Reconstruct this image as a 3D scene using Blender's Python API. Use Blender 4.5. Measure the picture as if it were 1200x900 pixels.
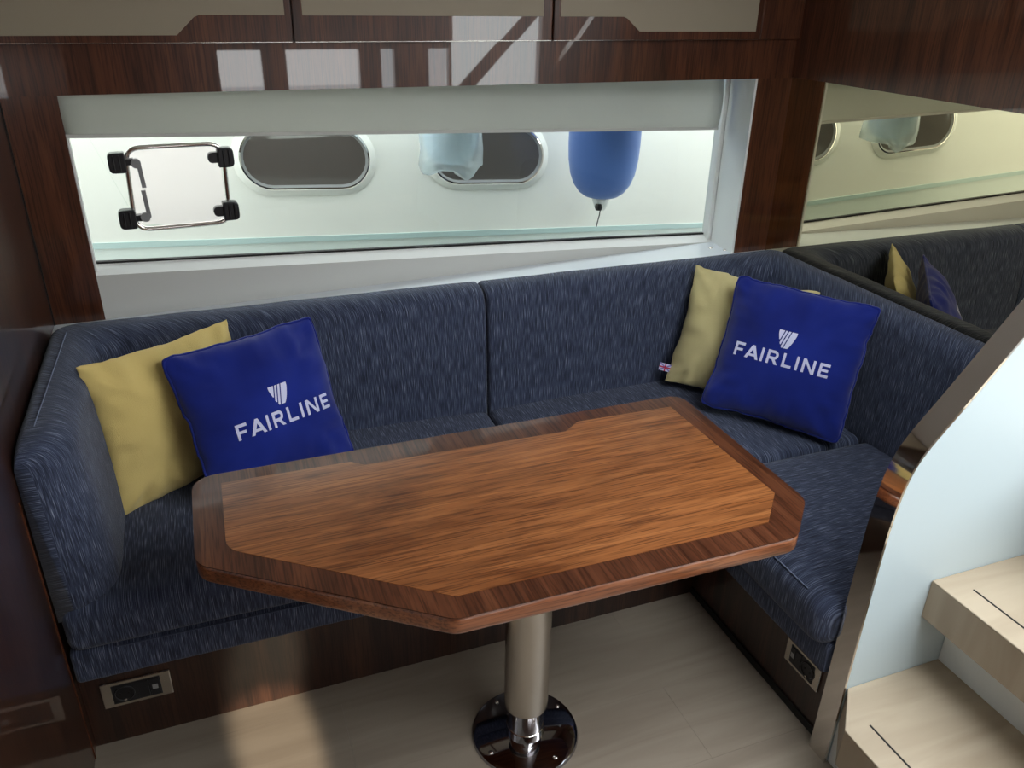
import bpy, bmesh, math, random
from mathutils import Vector, Matrix, noise
random.seed(7)
for _o in list(bpy.data.objects):
    bpy.data.objects.remove(_o)
scene = bpy.context.scene
COL = scene.collection

# ------------------------------------------------------------------ camera
CAM = Vector((0, 0, 1.65))
cam_data = bpy.data.cameras.new('camera')
cam_data.sensor_width = 36.0
cam_data.lens = 955.143 / 1200 * 36.0
cam_data.clip_start = 0.02
cam = bpy.data.objects.new('camera', cam_data)
COL.objects.link(cam)
_r = Vector((0.93533915, -0.35335307, 0.01680121))
_d = Vector((-0.14192996, -0.41835066, -0.89712798))
_f = Vector((0.32403172, 0.83673433, -0.44145112))
cam.matrix_world = Matrix(((_r.x, -_d.x, -_f.x, CAM.x), (_r.y, -_d.y, -_f.y, CAM.y), (_r.z, -_d.z, -_f.z, CAM.z), (0, 0, 0, 1)))
scene.camera = cam

# ------------------------------------------------------------------ sky, lamps, exposure
world = bpy.data.worlds.new('sky')
scene.world = world
world.use_nodes = True
_bg = world.node_tree.nodes['Background']
_bg.inputs['Color'].default_value = (0.93, 0.975, 1.0, 1)
_bg.inputs['Strength'].default_value = 5.0

def area(name, loc, target, sx, sy, power, color):
    d = bpy.data.lights.new(name, 'AREA')
    d.shape = 'RECTANGLE'
    d.size, d.size_y = sx, sy
    d.energy = power
    d.color = color
    o = bpy.data.objects.new(name, d)
    COL.objects.link(o)
    o.location = loc
    o.rotation_euler = (Vector(target) - Vector(loc)).to_track_quat('-Z', 'Y').to_euler()
    return o


# daylight through the open companionway above the steps, and through the windows of the opposite side
area('companionway_daylight', (1.6, -0.2, 3.2), (1.1, 0.8, 0.0), 2.0, 1.6, 40, (0.90, 0.97, 1.0))
area('opposite_window_daylight', (0.72, -1.76, 1.08), (0.72, 0.6, 1.0), 1.0, 0.26, 2.3, (1.0, 0.97, 0.92))
area('opposite_opening_lamp', (2.28, -1.80, 1.18), (2.0, 0.6, 1.0), 0.72, 0.55, 2.7, (0.90, 1.0, 0.95))  # lamp added behind this opening for the pale reflection in the fascia

# added narrow spot outside the opposite window, throws a sun-like streak on the floor
gl = bpy.data.lights.new('glint_spot', 'SPOT')
gl.energy = 1900
gl.color = (1.0, 0.86, 0.66)
gl.spot_size = math.radians(3.2)
gl.spot_blend = 0.7
gl.shadow_soft_size = 0.02
glo = bpy.data.objects.new('glint_spot', gl)
COL.objects.link(glo)
glo.location = (0.49, -2.4, 1.30)
glo.rotation_euler = (Vector((-0.015, 1.47, 0.0)) - Vector(glo.location)).to_track_quat('-Z', 'Y').to_euler()

vs = scene.view_settings
vs.view_transform = 'Standard'
vs.look = 'None'
vs.gamma = 1.0
vs.use_curve_mapping = False
vs.exposure = 0.0


# ------------------------------------------------------------------ materials
def mat(name, base=(0.5, 0.5, 0.5), rough=0.5, metal=0.0, coat=0.0, coat_rough=0.03, spec=0.5, sheen=0.0, trans=0.0, ior=1.45, alpha=1.0):
    m = bpy.data.materials.new(name)
    m.use_nodes = True
    b = m.node_tree.nodes['Principled BSDF']
    b.inputs['Base Color'].default_value = (*base, 1)
    b.inputs['Roughness'].default_value = rough
    b.inputs['Metallic'].default_value = metal
    b.inputs['Coat Weight'].default_value = coat
    b.inputs['Coat Roughness'].default_value = coat_rough
    b.inputs['Specular IOR Level'].default_value = spec
    b.inputs['Sheen Weight'].default_value = sheen
    b.inputs['Transmission Weight'].default_value = trans
    b.inputs['IOR'].default_value = ior
    b.inputs['Alpha'].default_value = alpha
    return m


def nodes(m):
    nt = m.node_tree
    return nt, nt.nodes, nt.links, nt.nodes['Principled BSDF']


def ramp(ns, stops):
    r = ns.new('ShaderNodeValToRGB')
    els = r.color_ramp.elements
    while len(els) < len(stops):
        els.new(0.5)
    for e, (p, c) in zip(els, stops):
        e.position = p
        e.color = (*c, 1)
    return r


def walnut(name, axis, dark, mid, light, coat=1.0, rough=0.35, scale=1.0, coat_rough=0.02, fig=1.0):
    """wood with its grain along one axis of the object's own coordinates"""
    m = mat(name, mid, rough, coat=coat, coat_rough=coat_rough)
    nt, ns, ln, b = nodes(m)
    tc = ns.new('ShaderNodeTexCoord')
    mp = ns.new('ShaderNodeMapping')
    s = [22 * scale] * 3
    s[axis] = 1.3 * scale
    mp.inputs['Scale'].default_value = s
    ln.new(tc.outputs['Object'], mp.inputs['Vector'])
    n1 = ns.new('ShaderNodeTexNoise')
    n1.inputs['Scale'].default_value = 1.0
    n1.inputs['Detail'].default_value = 5
    n1.inputs['Distortion'].default_value = 0.8 * fig
    ln.new(mp.outputs['Vector'], n1.inputs['Vector'])
    r = ramp(ns, [(0.28, dark), (0.5, mid), (0.72, light)])
    ln.new(n1.outputs['Fac'], r.inputs['Fac'])
    mp2 = ns.new('ShaderNodeMapping')
    s2 = [260.0] * 3
    s2[axis] = 9.0
    mp2.inputs['Scale'].default_value = s2
    ln.new(tc.outputs['Object'], mp2.inputs['Vector'])
    n2 = ns.new('ShaderNodeTexNoise')
    n2.inputs['Scale'].default_value = 1.0
    n2.inputs['Detail'].default_value = 2
    ln.new(mp2.outputs['Vector'], n2.inputs['Vector'])
    r2 = ramp(ns, [(0.36, (0.45, 0.40, 0.38)), (0.52, (1, 1, 1)), (0.75, (1.15, 1.12, 1.08))])
    ln.new(n2.outputs['Fac'], r2.inputs['Fac'])
    mx = ns.new('ShaderNodeMix')
    mx.data_type = 'RGBA'
    mx.blend_type = 'MULTIPLY'
    mx.inputs[0].default_value = 0.85
    ln.new(r.outputs['Color'], mx.inputs[6])
    ln.new(r2.outputs['Color'], mx.inputs[7])
    ln.new(mx.outputs[2], b.inputs['Base Color'])
    return m


def denim(name='navy_fabric'):
    """navy upholstery with pale slub threads running along V of the UV map"""
    m = mat(name, (0.03, 0.04, 0.08), 0.85, spec=0.25, sheen=0.15)
    nt, ns, ln, b = nodes(m)
    uv = ns.new('ShaderNodeUVMap')
    uv.uv_map = 'UVMap'

    def nz(su, sv, det, lo, hi):
        mp = ns.new('ShaderNodeMapping')
        mp.inputs['Scale'].default_value = (su, sv, 1)
        ln.new(uv.outputs['UV'], mp.inputs['Vector'])
        n = ns.new('ShaderNodeTexNoise')
        n.noise_dimensions = '2D'
        n.inputs['Scale'].default_value = 1
        n.inputs['Detail'].default_value = det
        ln.new(mp.outputs['Vector'], n.inputs['Vector'])
        r = ns.new('ShaderNodeMapRange')
        r.inputs['From Min'].default_value = lo
        r.inputs['From Max'].default_value = hi
        ln.new(n.outputs['Fac'], r.inputs['Value'])
        return r
    a = nz(520, 22, 1, 0.36, 0.84)
    c = nz(800, 11, 1, 0.25, 0.8)
    w = nz(700, 700, 1, 0.2, 0.8)
    mul = ns.new('ShaderNodeMath')
    mul.operation = 'MULTIPLY_ADD'
    ln.new(a.outputs['Result'], mul.inputs[0])
    mul.inputs[1].default_value = 0.52
    mm = ns.new('ShaderNodeMath')
    mm.operation = 'MULTIPLY'
    ln.new(c.outputs['Result'], mm.inputs[0])
    mm.inputs[1].default_value = 0.34
    ln.new(mm.outputs[0], mul.inputs[2])
    m3 = ns.new('ShaderNodeMath')
    m3.operation = 'MULTIPLY_ADD'
    ln.new(w.outputs['Result'], m3.inputs[0])
    m3.inputs[1].default_value = 0.12
    ln.new(mul.outputs[0], m3.inputs[2])
    r = ramp(ns, [(0.10, (0.013, 0.017, 0.033)), (0.42, (0.040, 0.051, 0.094)), (0.64, (0.112, 0.132, 0.200)), (0.95, (0.33, 0.36, 0.45))])
    ln.new(m3.outputs[0], r.inputs['Fac'])
    ln.new(r.outputs['Color'], b.inputs['Base Color'])
    bp = ns.new('ShaderNodeBump')
    bp.inputs['Strength'].default_value = 0.35
    bp.inputs['Distance'].default_value = 0.002
    ln.new(m3.outputs[0], bp.inputs['Height'])
    ln.new(bp.outputs['Normal'], b.inputs['Normal'])
    return m


def oak(name, axis, a, c, rough=0.45, sc=1.0):
    m = mat(name, a, rough)
    nt, ns, ln, b = nodes(m)
    tc = ns.new('ShaderNodeTexCoord')
    mp = ns.new('ShaderNodeMapping')
    s = [14 * sc] * 3
    s[axis] = 1.6 * sc
    mp.inputs['Scale'].default_value = s
    ln.new(tc.outputs['Object'], mp.inputs['Vector'])
    n = ns.new('ShaderNodeTexNoise')
    n.inputs['Scale'].default_value = 1
    n.inputs['Detail'].default_value = 6
    n.inputs['Distortion'].default_value = 1.2
    ln.new(mp.outputs['Vector'], n.inputs['Vector'])
    r = ramp(ns, [(0.3, a), (0.7, c)])
    ln.new(n.outputs['Fac'], r.inputs['Fac'])
    ln.new(r.outputs['Color'], b.inputs['Base Color'])
    return m


def bumped(m, scale, strength, dist=0.002, kind='noise'):
    nt, ns, ln, b = nodes(m)
    tc = ns.new('ShaderNodeTexCoord')
    if kind == 'noise':
        n = ns.new('ShaderNodeTexNoise')
        n.inputs['Detail'].default_value = 3
        out = 'Fac'
    else:
        n = ns.new('ShaderNodeTexVoronoi')
        out = 'Distance'
    n.inputs['Scale'].default_value = scale
    ln.new(tc.outputs['Object'], n.inputs['Vector'])
    bp = ns.new('ShaderNodeBump')
    bp.inputs['Strength'].default_value = strength
    bp.inputs['Distance'].default_value = dist
    ln.new(n.outputs[out], bp.inputs['Height'])
    ln.new(bp.outputs['Normal'], b.inputs['Normal'])
    return m


def mottled(m, scale, a, c):
    nt, ns, ln, b = nodes(m)
    tc = ns.new('ShaderNodeTexCoord')
    n = ns.new('ShaderNodeTexNoise')
    n.inputs['Scale'].default_value = scale
    n.inputs['Detail'].default_value = 3
    ln.new(tc.outputs['Object'], n.inputs['Vector'])
    r = ramp(ns, [(0.3, a), (0.7, c)])
    ln.new(n.outputs['Fac'], r.inputs['Fac'])
    ln.new(r.outputs['Color'], b.inputs['Base Color'])
    return m


DK, MD, LT = (0.048, 0.0155, 0.0075), (0.092, 0.0300, 0.0138), (0.145, 0.050, 0.023)
M = {}
M['wood_z'] = walnut('gloss_walnut_upright_grain', 2, DK, MD, LT, 1.0, 0.3)
M['wood_wall'] = walnut('mirror_gloss_walnut', 2, (0.018, 0.0062, 0.0036), (0.036, 0.0125, 0.0066), (0.060, 0.0215, 0.011), 1.0, 0.3, coat_rough=0.004)
M['wood_base'] = walnut('dark_walnut_plinth', 2, (0.012, 0.005, 0.0035), (0.032, 0.012, 0.007), (0.06, 0.024, 0.013), 0.6, 0.3, coat_rough=0.08)
M['wood_inlay'] = walnut('walnut_table_inlay', 0, (0.180, 0.063, 0.020), (0.258, 0.093, 0.029), (0.335, 0.130, 0.043), 0.25, 0.38, 1.9, 0.2, 1.2)
_nt, _ns, _ln, _b = nodes(M['wood_inlay'])
_src = _b.inputs['Base Color'].links[0].from_socket
_tc = _ns.new('ShaderNodeTexCoord')
_mp = _ns.new('ShaderNodeMapping')
_mp.inputs['Scale'].default_value = (3.2, 8.0, 1.0)
_ln.new(_tc.outputs['Object'], _mp.inputs['Vector'])
_n = _ns.new('ShaderNodeTexNoise')
_n.inputs['Scale'].default_value = 1.0
_n.inputs['Detail'].default_value = 4
_n.inputs['Distortion'].default_value = 0.6
_ln.new(_mp.outputs['Vector'], _n.inputs['Vector'])
_r = ramp(_ns, [(0.30, (0.50, 0.42, 0.38)), (0.46, (0.95, 0.94, 0.93)), (0.7, (1.08, 1.06, 1.04))])
_ln.new(_n.outputs['Fac'], _r.inputs['Fac'])
_m = _ns.new('ShaderNodeMix')
_m.data_type = 'RGBA'
_m.blend_type = 'MULTIPLY'
_m.inputs[0].default_value = 1.0
_ln.new(_src, _m.inputs[6])
_ln.new(_r.outputs['Color'], _m.inputs[7])
_ln.new(_m.outputs[2], _b.inputs['Base Color'])
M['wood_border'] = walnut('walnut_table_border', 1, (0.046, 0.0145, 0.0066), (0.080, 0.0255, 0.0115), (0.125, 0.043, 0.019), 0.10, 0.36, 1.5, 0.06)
M['wood_edge'] = walnut('walnut_table_edge', 0, (0.14, 0.042, 0.016), (0.235, 0.075, 0.029), (0.33, 0.12, 0.048), 1.0, 0.3, 1.2, 0.04)
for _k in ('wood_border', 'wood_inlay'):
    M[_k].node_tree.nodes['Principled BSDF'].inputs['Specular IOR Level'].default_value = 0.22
M['fabric'] = denim()
M['thread'] = mat('seam_thread', (0.16, 0.19, 0.28), 0.8)
M['floor'] = oak('pale_oak_floor', 0, (0.225, 0.183, 0.142), (0.295, 0.247, 0.195), 0.38)
M['step'] = oak('pale_oak_step', 0, (0.37, 0.295, 0.21), (0.46, 0.38, 0.28), 0.42)
M['step_y'] = oak('pale_oak_nosing', 2, (0.33, 0.255, 0.18), (0.41, 0.33, 0.24), 0.45)
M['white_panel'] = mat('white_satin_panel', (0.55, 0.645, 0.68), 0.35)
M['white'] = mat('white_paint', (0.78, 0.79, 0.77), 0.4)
M['grey_white'] = bumped(mat('pale_grey_vinyl', (0.58, 0.58, 0.55), 0.5), 400, 0.1)
M['ledge'] = mat('pale_ledge_gelcoat', (0.72, 0.76, 0.80), 0.3)
M['blind'] = bumped(mat('pale_blind_cloth', (0.60, 0.60, 0.56), 0.8), 500, 0.15)
M['beige'] = bumped(mat('beige_leatherette', (0.37, 0.315, 0.23), 0.55), 350, 0.2, 0.001)
M['steel_dark_reflect'] = mat('polished_steel_dark_reflection', (0.36, 0.36, 0.40), 0.05, 1.0)  # polished steel, tint darkened to stand in for dark reflections
M['pole'] = mat('steel_tube', (0.80, 0.76, 0.72), 0.13, 1.0)
M['chrome'] = mat('polished_steel', (0.78, 0.74, 0.70), 0.06, 1.0)
M['brushed'] = mat('brushed_steel', (0.62, 0.58, 0.53), 0.2, 1.0)
M['mirror'] = mat('bronze_tinted_mirror', (0.66, 0.58, 0.40), 0.0, 1.0)
M['black'] = mat('black_plastic', (0.012, 0.012, 0.014), 0.35)
M['grey_plastic'] = mat('grey_plastic', (0.26, 0.26, 0.26), 0.4)
M['seam_dark'] = mat('dark_joint', (0.006, 0.005, 0.005), 0.6)
M['yellow'] = bumped(mottled(mat('yellow_weave', (0.66, 0.52, 0.19), 0.9, spec=0.2, sheen=0.2), 4, (0.64, 0.485, 0.17), (0.73, 0.56, 0.21)), 620, 0.4, 0.002, 'vor')
M['yellow_lit'] = bumped(mottled(mat('lit_yellow_weave', (0.62, 0.54, 0.26), 0.9, spec=0.2, sheen=0.2), 4, (0.56, 0.48, 0.23), (0.66, 0.57, 0.29)), 620, 0.4, 0.002, 'vor')  # same yellow weave, made paler to carry its lighting in the colour
M['blue'] = mottled(mat('royal_blue_velvet', (0.006, 0.015, 0.2), 0.8, spec=0.15, sheen=0.3), 5, (0.004, 0.010, 0.125), (0.008, 0.022, 0.235))
M['print'] = mat('pale_lilac_print', (0.62, 0.63, 0.85), 0.7)
M['flag_blue'] = mat('label_blue', (0.25, 0.2, 0.5), 0.7)
M['flag_red'] = mat('label_red', (0.6, 0.03, 0.08), 0.7)
M['hull'] = mat('white_gelcoat_hull', (0.87, 0.86, 0.80), 0.25)
M['stripe'] = mat('pale_teal_stripe', (0.52, 0.66, 0.64), 0.35)
M['hull_low'] = mat('pale_green_boot_top', (0.74, 0.80, 0.755), 0.3)
M['port_glass'] = mat('dark_port_glass', (0.10, 0.088, 0.08), 0.06, spec=0.5)
M['fender_blue'] = mat('blue_fender_cover', (0.07, 0.155, 0.45), 0.75, sheen=0.3)
M['fender_pale'] = mat('pale_blue_fender', (0.66, 0.77, 0.86), 0.5)
M['water'] = bumped(mat('harbour_water', (0.03, 0.09, 0.09), 0.05), 3, 0.4, 0.05)


def glass(name, tint, gloss=0.05):
    """thin pane: tinted straight-through transparency plus a little mirror reflection"""
    m = bpy.data.materials.new(name)
    m.use_nodes = True
    nt = m.node_tree
    ns, ln = nt.nodes, nt.links
    ns.clear()
    out = ns.new('ShaderNodeOutputMaterial')
    t = ns.new('ShaderNodeBsdfTransparent')
    t.inputs['Color'].default_value = (*tint, 1)
    g = ns.new('ShaderNodeBsdfGlossy')
    g.inputs['Roughness'].default_value = 0.0
    lw = ns.new('ShaderNodeLayerWeight')
    lw.inputs['Blend'].default_value = 0.5
    pw = ns.new('ShaderNodeMath')
    pw.operation = 'POWER'
    pw.inputs[1].default_value = 4.0
    ln.new(lw.outputs['Facing'], pw.inputs[0])
    fr = ns.new('ShaderNodeMath')
    fr.operation = 'MULTIPLY_ADD'
    fr.inputs[1].default_value = 0.8
    fr.inputs[2].default_value = 0.035
    ln.new(pw.outputs[0], fr.inputs[0])
    mx = ns.new('ShaderNodeMixShader')
    ln.new(fr.outputs[0], mx.inputs[0])
    ln.new(t.outputs[0], mx.inputs[1])
    ln.new(g.outputs[0], mx.inputs[2])
    ln.new(mx.outputs[0], out.inputs['Surface'])
    return m


M['pane'] = glass('green_tinted_glass', (0.91, 0.965, 0.925))
M['clear'] = glass('clear_glass', (1.0, 0.985, 0.985))
M['film'] = glass('clear_plastic_film', (0.88, 0.93, 0.95))
_nt = M['film'].node_tree
_df = _nt.nodes.new('ShaderNodeBsdfTranslucent')
_df.inputs['Color'].default_value = (0.90, 0.94, 0.96, 1)
_d2 = _nt.nodes.new('ShaderNodeBsdfDiffuse')
_d2.inputs['Color'].default_value = (0.90, 0.94, 0.96, 1)
_ad = _nt.nodes.new('ShaderNodeMixShader')
_nt.links.new(_df.outputs[0], _ad.inputs[1])
_nt.links.new(_d2.outputs[0], _ad.inputs[2])
_mx = _nt.nodes.new('ShaderNodeMixShader')
_mx.inputs[0].default_value = 0.28
_old = _nt.nodes['Material Output'].inputs['Surface'].links[0].from_socket
_nt.links.new(_old, _mx.inputs[1])
_nt.links.new(_ad.outputs[0], _mx.inputs[2])
_nt.links.new(_mx.outputs[0], _nt.nodes['Material Output'].inputs['Surface'])


# ------------------------------------------------------------------ object helpers
def link(name, me, material, parent=None, smooth=False):
    o = bpy.data.objects.new(name, me)
    COL.objects.link(o)
    if material is not None and len(me.materials) == 0:
        me.materials.append(material)
    if smooth:
        for p in me.polygons:
            p.use_smooth = True
    if parent is not None:
        o.parent = parent
    return o


def from_bm(name, bm, material, parent=None, smooth=False, off=None):
    if off is None and parent is not None:
        q = parent
        off = Vector((0, 0, 0))
        while q is not None:
            off = off + q.location
            q = q.parent
    if off is not None:
        bmesh.ops.translate(bm, verts=bm.verts, vec=-Vector(off))
    me = bpy.data.meshes.new(name)
    bm.to_mesh(me)
    bm.free()
    return link(name, me, material, parent, smooth)


def tag(o, label=None, category=None, group=None, kind=None):
    if label:
        o['label'] = label
    if category:
        o['category'] = category
    if group:
        o['group'] = group
    if kind:
        o['kind'] = kind
    return o


def thing(name, loc, label, category, group=None):
    o = bpy.data.objects.new(name, None)
    COL.objects.link(o)
    o.empty_display_size = 0.05
    o.location = loc
    return tag(o, label, category, group)


def struct(name, bm, material, smooth=False):
    return tag(from_bm(name, bm, material, None, smooth), kind='structure')


def box(bm, x0, x1, y0, y1, z0, z1):
    vs_ = [bm.verts.new(p) for p in ((x0, y0, z0), (x1, y0, z0), (x1, y1, z0), (x0, y1, z0), (x0, y0, z1), (x1, y0, z1), (x1, y1, z1), (x0, y1, z1))]
    for f in ((0, 3, 2, 1), (4, 5, 6, 7), (0, 1, 5, 4), (1, 2, 6, 5), (2, 3, 7, 6), (3, 0, 4, 7)):
        bm.faces.new([vs_[i] for i in f])


def nbox(*a, bevel=0.0, seg=2):
    bm = bmesh.new()
    box(bm, *a)
    if bevel:
        bmesh.ops.bevel(bm, geom=bm.edges[:], offset=bevel, segments=seg, profile=0.5, affect='EDGES')
    return bm


def round_poly(pts, rad, seg=6):
    """2D polygon with rounded corners"""
    out = []
    n = len(pts)
    for i in range(n):
        p = Vector(pts[i]).to_2d()
        a = Vector(pts[i - 1]).to_2d()
        c = Vector(pts[(i + 1) % n]).to_2d()
        r = rad[i] if isinstance(rad, (list, tuple)) else rad
        if r <= 0:
            out.append(p)
            continue
        u = (a - p).normalized()
        w = (c - p).normalized()
        ang = math.acos(max(-1, min(1, u.dot(w))))
        t = min(r / math.tan(ang / 2), 0.48 * min((a - p).length, (c - p).length))
        s, e = p + u * t, p + w * t
        for k in range(seg + 1):
            f = k / seg
            out.append(s * (1 - f) ** 2 + p * 2 * f * (1 - f) + e * f * f)
    return out


def prism(pts3, vec, bevel=0.0, seg=2, bm=None):
    """closed solid from a planar outline pushed along vec"""
    bm = bm or bmesh.new()
    vec = Vector(vec)
    a = [bm.verts.new(p) for p in pts3]
    b = [bm.verts.new(Vector(p) + vec) for p in pts3]
    n = len(a)
    bm.faces.new(a)
    bm.faces.new(b[::-1])
    for i in range(n):
        bm.faces.new([a[i], b[i], b[(i + 1) % n], a[(i + 1) % n]])
    bmesh.ops.recalc_face_normals(bm, faces=bm.faces[:])
    if bevel:
        caps = [f for f in bm.faces if len(f.verts) == n]
        es = {e for f in caps for e in f.edges}
        bmesh.ops.bevel(bm, geom=list(es), offset=bevel, segments=seg, profile=0.5, affect='EDGES')
    return bm


def tube(bm, pts, r, seg=10, closed=False):
    pts = [Vector(p) for p in pts]
    n = len(pts)
    rings = []
    prev = None
    for i, p in enumerate(pts):
        if closed:
            t = (pts[(i + 1) % n] - pts[i - 1]).normalized()
        else:
            t = (pts[min(i + 1, n - 1)] - pts[max(i - 1, 0)]).normalized()
        if prev is None:
            q = Vector((0, 0, 1)) if abs(t.z) < 0.9 else Vector((1, 0, 0))
            u = t.cross(q).normalized()
        else:
            u = (prev - t * prev.dot(t)).normalized()
        prev = u
        w = t.cross(u)
        rr = r[i] if isinstance(r, (list, tuple)) else r
        rings.append([bm.verts.new(p + (u * math.cos(a) + w * math.sin(a)) * rr) for a in (2 * math.pi * k / seg for k in range(seg))])
    m = n if closed else n - 1
    for i in range(m):
        A, B = rings[i], rings[(i + 1) % n]
        for k in range(seg):
            bm.faces.new([A[k], A[(k + 1) % seg], B[(k + 1) % seg], B[k]])
    if not closed:
        bm.faces.new(rings[0][::-1])
        bm.faces.new(rings[-1])
    return bm


def lathe(bm, prof, cx, cy, seg=40):
    """(radius, z) profile turned about an upright axis"""
    rings = []
    for r, z in prof:
        if r < 1e-6:
            rings.append([bm.verts.new((cx, cy, z))])
        else:
            rings.append([bm.verts.new((cx + r * math.cos(2 * math.pi * k / seg), cy + r * math.sin(2 * math.pi * k / seg), z)) for k in range(seg)])
    for A, B in zip(rings, rings[1:]):
        for k in range(seg):
            k2 = (k + 1) % seg
            if len(A) == 1 and len(B) == 1:
                continue
            if len(A) == 1:
                bm.faces.new([A[0], B[k2], B[k]])
            elif len(B) == 1:
                bm.faces.new([A[k], A[k2], B[0]])
            else:
                bm.faces.new([A[k], A[k2], B[k2], B[k]])
    bmesh.ops.recalc_face_normals(bm, faces=bm.faces[:])
    return bm


def rbox(x0, x1, y0, y1, z0, z1, r, crown=0.0, fine='x', arc=4, mid=10, rz=None):
    """upholstered block: rounded edges, crowned top, UV for the thread direction"""
    bm = bmesh.new()
    uvl = bm.loops.layers.uv.new('UVMap')
    lo, hi = Vector((x0, y0, z0)), Vector((x1, y1, z1))

    def ticks(a, b, m):
        t = [a + r * (1 - math.cos(math.pi / 2 * k / arc)) * 1.0 for k in range(arc + 1)]
        u = [b - r * (1 - math.cos(math.pi / 2 * k / arc)) for k in range(arc + 1)][::-1]
        inner = [a + r + (b - a - 2 * r) * k / m for k in range(1, m)]
        return t + inner + u
    T = [ticks(lo[i], hi[i], mid if i < 2 else 3) for i in range(3)]
    cache = {}

    def vert(p):
        key = tuple(round(c, 6) for c in p)
        if key in cache:
            return cache[key]
        p = Vector(p)
        inn = Vector([min(max(p[i], lo[i] + r), hi[i] - r) for i in range(3)])
        d = p - inn
        if d.length > 1e-9:
            m_ = max(abs(c) for c in d)
            p = inn + d.normalized() * min(r, m_ if d.length <= m_ + 1e-9 else r)
        u = (p.x - (x0 + x1) / 2) / ((x1 - x0) / 2)
        v = (p.y - (y0 + y1) / 2) / ((y1 - y0) / 2)
        w = (p.z - z0) / (z1 - z0)
        if w > 0.3:
            p.z += crown * (1 - abs(u) ** 3) * (1 - abs(v) ** 3) * (w - 0.3) / 0.7
        p.z += 0.0015 * noise.noise(p * 9)
        cache[key] = bm.verts.new(p)
        return cache[key]
    for ax in range(3):
        b, c = [(1, 2), (2, 0), (0, 1)][ax]
        for side, val in ((0, lo[ax]), (1, hi[ax])):
            for i in range(len(T[b]) - 1):
                for j in range(len(T[c]) - 1):
                    q = []
                    for (ii, jj) in ((i, j), (i + 1, j), (i + 1, j + 1), (i, j + 1)):
                        p = [0, 0, 0]
                        p[ax] = val
                        p[b] = T[b][ii]
                        p[c] = T[c][jj]
                        q.append(vert(p))
                    if side == 0:
                        q = q[::-1]
                    if len(set(q)) < 3:
                        continue
                    try:
                        bm.faces.new(q)
                    except ValueError:
                        pass
    for f in bm.faces:
        for l in f.loops:
            p = l.vert.co
            l[uvl].uv = (p.x, p.y - p.z) if fine == 'x' else (p.y, p.x - p.z)
    return bm


# ================================================================== THE ROOM
XL, XM, YW = -0.42, 1.88, 2.345        # glossy bulkhead, mirror plane, window-side panelling
# floor: long pale boards
fl = struct('floor', nbox(-2.0, 3.2, -1.7, 2.6, -0.06, -0.004), M['floor'])
by = -1.7
bi = 0
while by < 2.3:
    w = 0.232
    ends = [-2.0, -0.75 + (0.9 if bi % 2 else 0), 0.95 + (0.8 if bi % 2 else 0), 3.2]
    for a, c in zip(ends, ends[1:]):
        bm = nbox(a + 0.0002, c - 0.0002, by + 0.0002, by + w - 0.0002, -0.02, 0.0)
        bmesh.ops.translate(bm, verts=bm.verts, vec=(0, 0, 0))
        o = from_bm('plank', bm, M['floor'], fl)
    by += w
    bi += 1

struct('wall_left', nbox(XL - 0.05, XL, 0.9, 2.6, 0, 2.06), M['wood_wall'])
struct('trim_11', nbox(XL, XL + 0.003, YW - 0.004, YW, 0.79, 1.386), M['seam_dark'])
struct('reflected_line', nbox(XL, XL + 0.0025, 1.578, 1.5815, 0.0, 0.72), M['wood_border'])  # strip added in place of a line reflected in the bulkhead
bm = bmesh.new()
box(bm, -2.0, 3.2, -1.75, -1.68, 0, 0.92)
box(bm, -2.0, 1.92, -1.75, -1.68, 1.20, 2.06)
box(bm, 1.92, 2.64, -1.75, -1.68, 1.45, 2.06)
box(bm, 2.64, 3.2, -1.75, -1.68, 0.92, 2.06)
xs_ = [-2.0, 0.24, 0.53, 0.70, 1.22, 1.38, 1.48, 1.74, 1.90, 1.92]
for k in range(0, len(xs_), 2):
    box(bm, xs_[k], xs_[k + 1], -1.75, -1.68, 0.92, 1.20)
struct('wall_front', bm, M['wood_z'])
struct('trim_5', prism([Vector((1.96, -1.69, 0.92)), Vector((2.10, -1.69, 0.92)), Vector((2.62, -1.69, 1.44)), Vector((2.50, -1.69, 1.45))], (0, 0.012, 0)), M['wood_z'])
struct('wall_stern', nbox(-2.05, -2.0, -1.7, 0.95, 0, 2.06), M['white'])
struct('wall_bow', nbox(3.2, 3.25, -1.7, 2.6, 0, 1.4), M['white'])
struct('wall_side', nbox(-2.0, XL, 0.9, 0.95, 0, 2.06), M['wood_z'])
bm = bmesh.new()
box(bm, -2.0, 0.75, -1.75, 2.6, 2.06, 2.12)
box(bm, 0.75, 3.2, -1.75, -0.75, 2.06, 2.12)
box(bm, 0.75, 3.2, 1.08, 2.6, 2.06, 2.12)
struct('ceiling', bm, mat('white_headlining', (0.88, 0.87, 0.84), 0.6))
# window-side panelling: two pillars and the fascia
wb = struct('wall_back', nbox(XL, -0.294, YW, YW + 0.03, 0.78, 1.386), M['wood_z'])
struct('trim_1', nbox(1.742, XM, YW, YW + 0.03, 0.78, 1.386), M['wood_z'])
struct('trim_2', nbox(XL, XM, YW - 0.008, YW + 0.03, 1.386, 1.5015), M['wood_z'])
struct('trim_3', nbox(XL, 3.2, YW - 0.0, 2.62, 1.50, 2.06), M['wood_z'])
# mirror-side: wood above the mirror, filler below
struct('wall_right', nbox(XM - 0.012, XM + 0.04, 1.06, YW - 0.008, 1.389, 2.06), M['wood_z'])
struct('trim_8', nbox(XM + 0.006, XM + 0.04, 1.06, YW + 0.03, 0, 1.389), M['wood_z'])

mir = from_bm('bronze_mirror', nbox(XM, XM + 0.005, 1.07, YW, 0.30, 1.388), M['mirror'])
tag(mir, 'bronze tinted wall mirror above the navy sofa beside the window', 'mirror')

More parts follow.
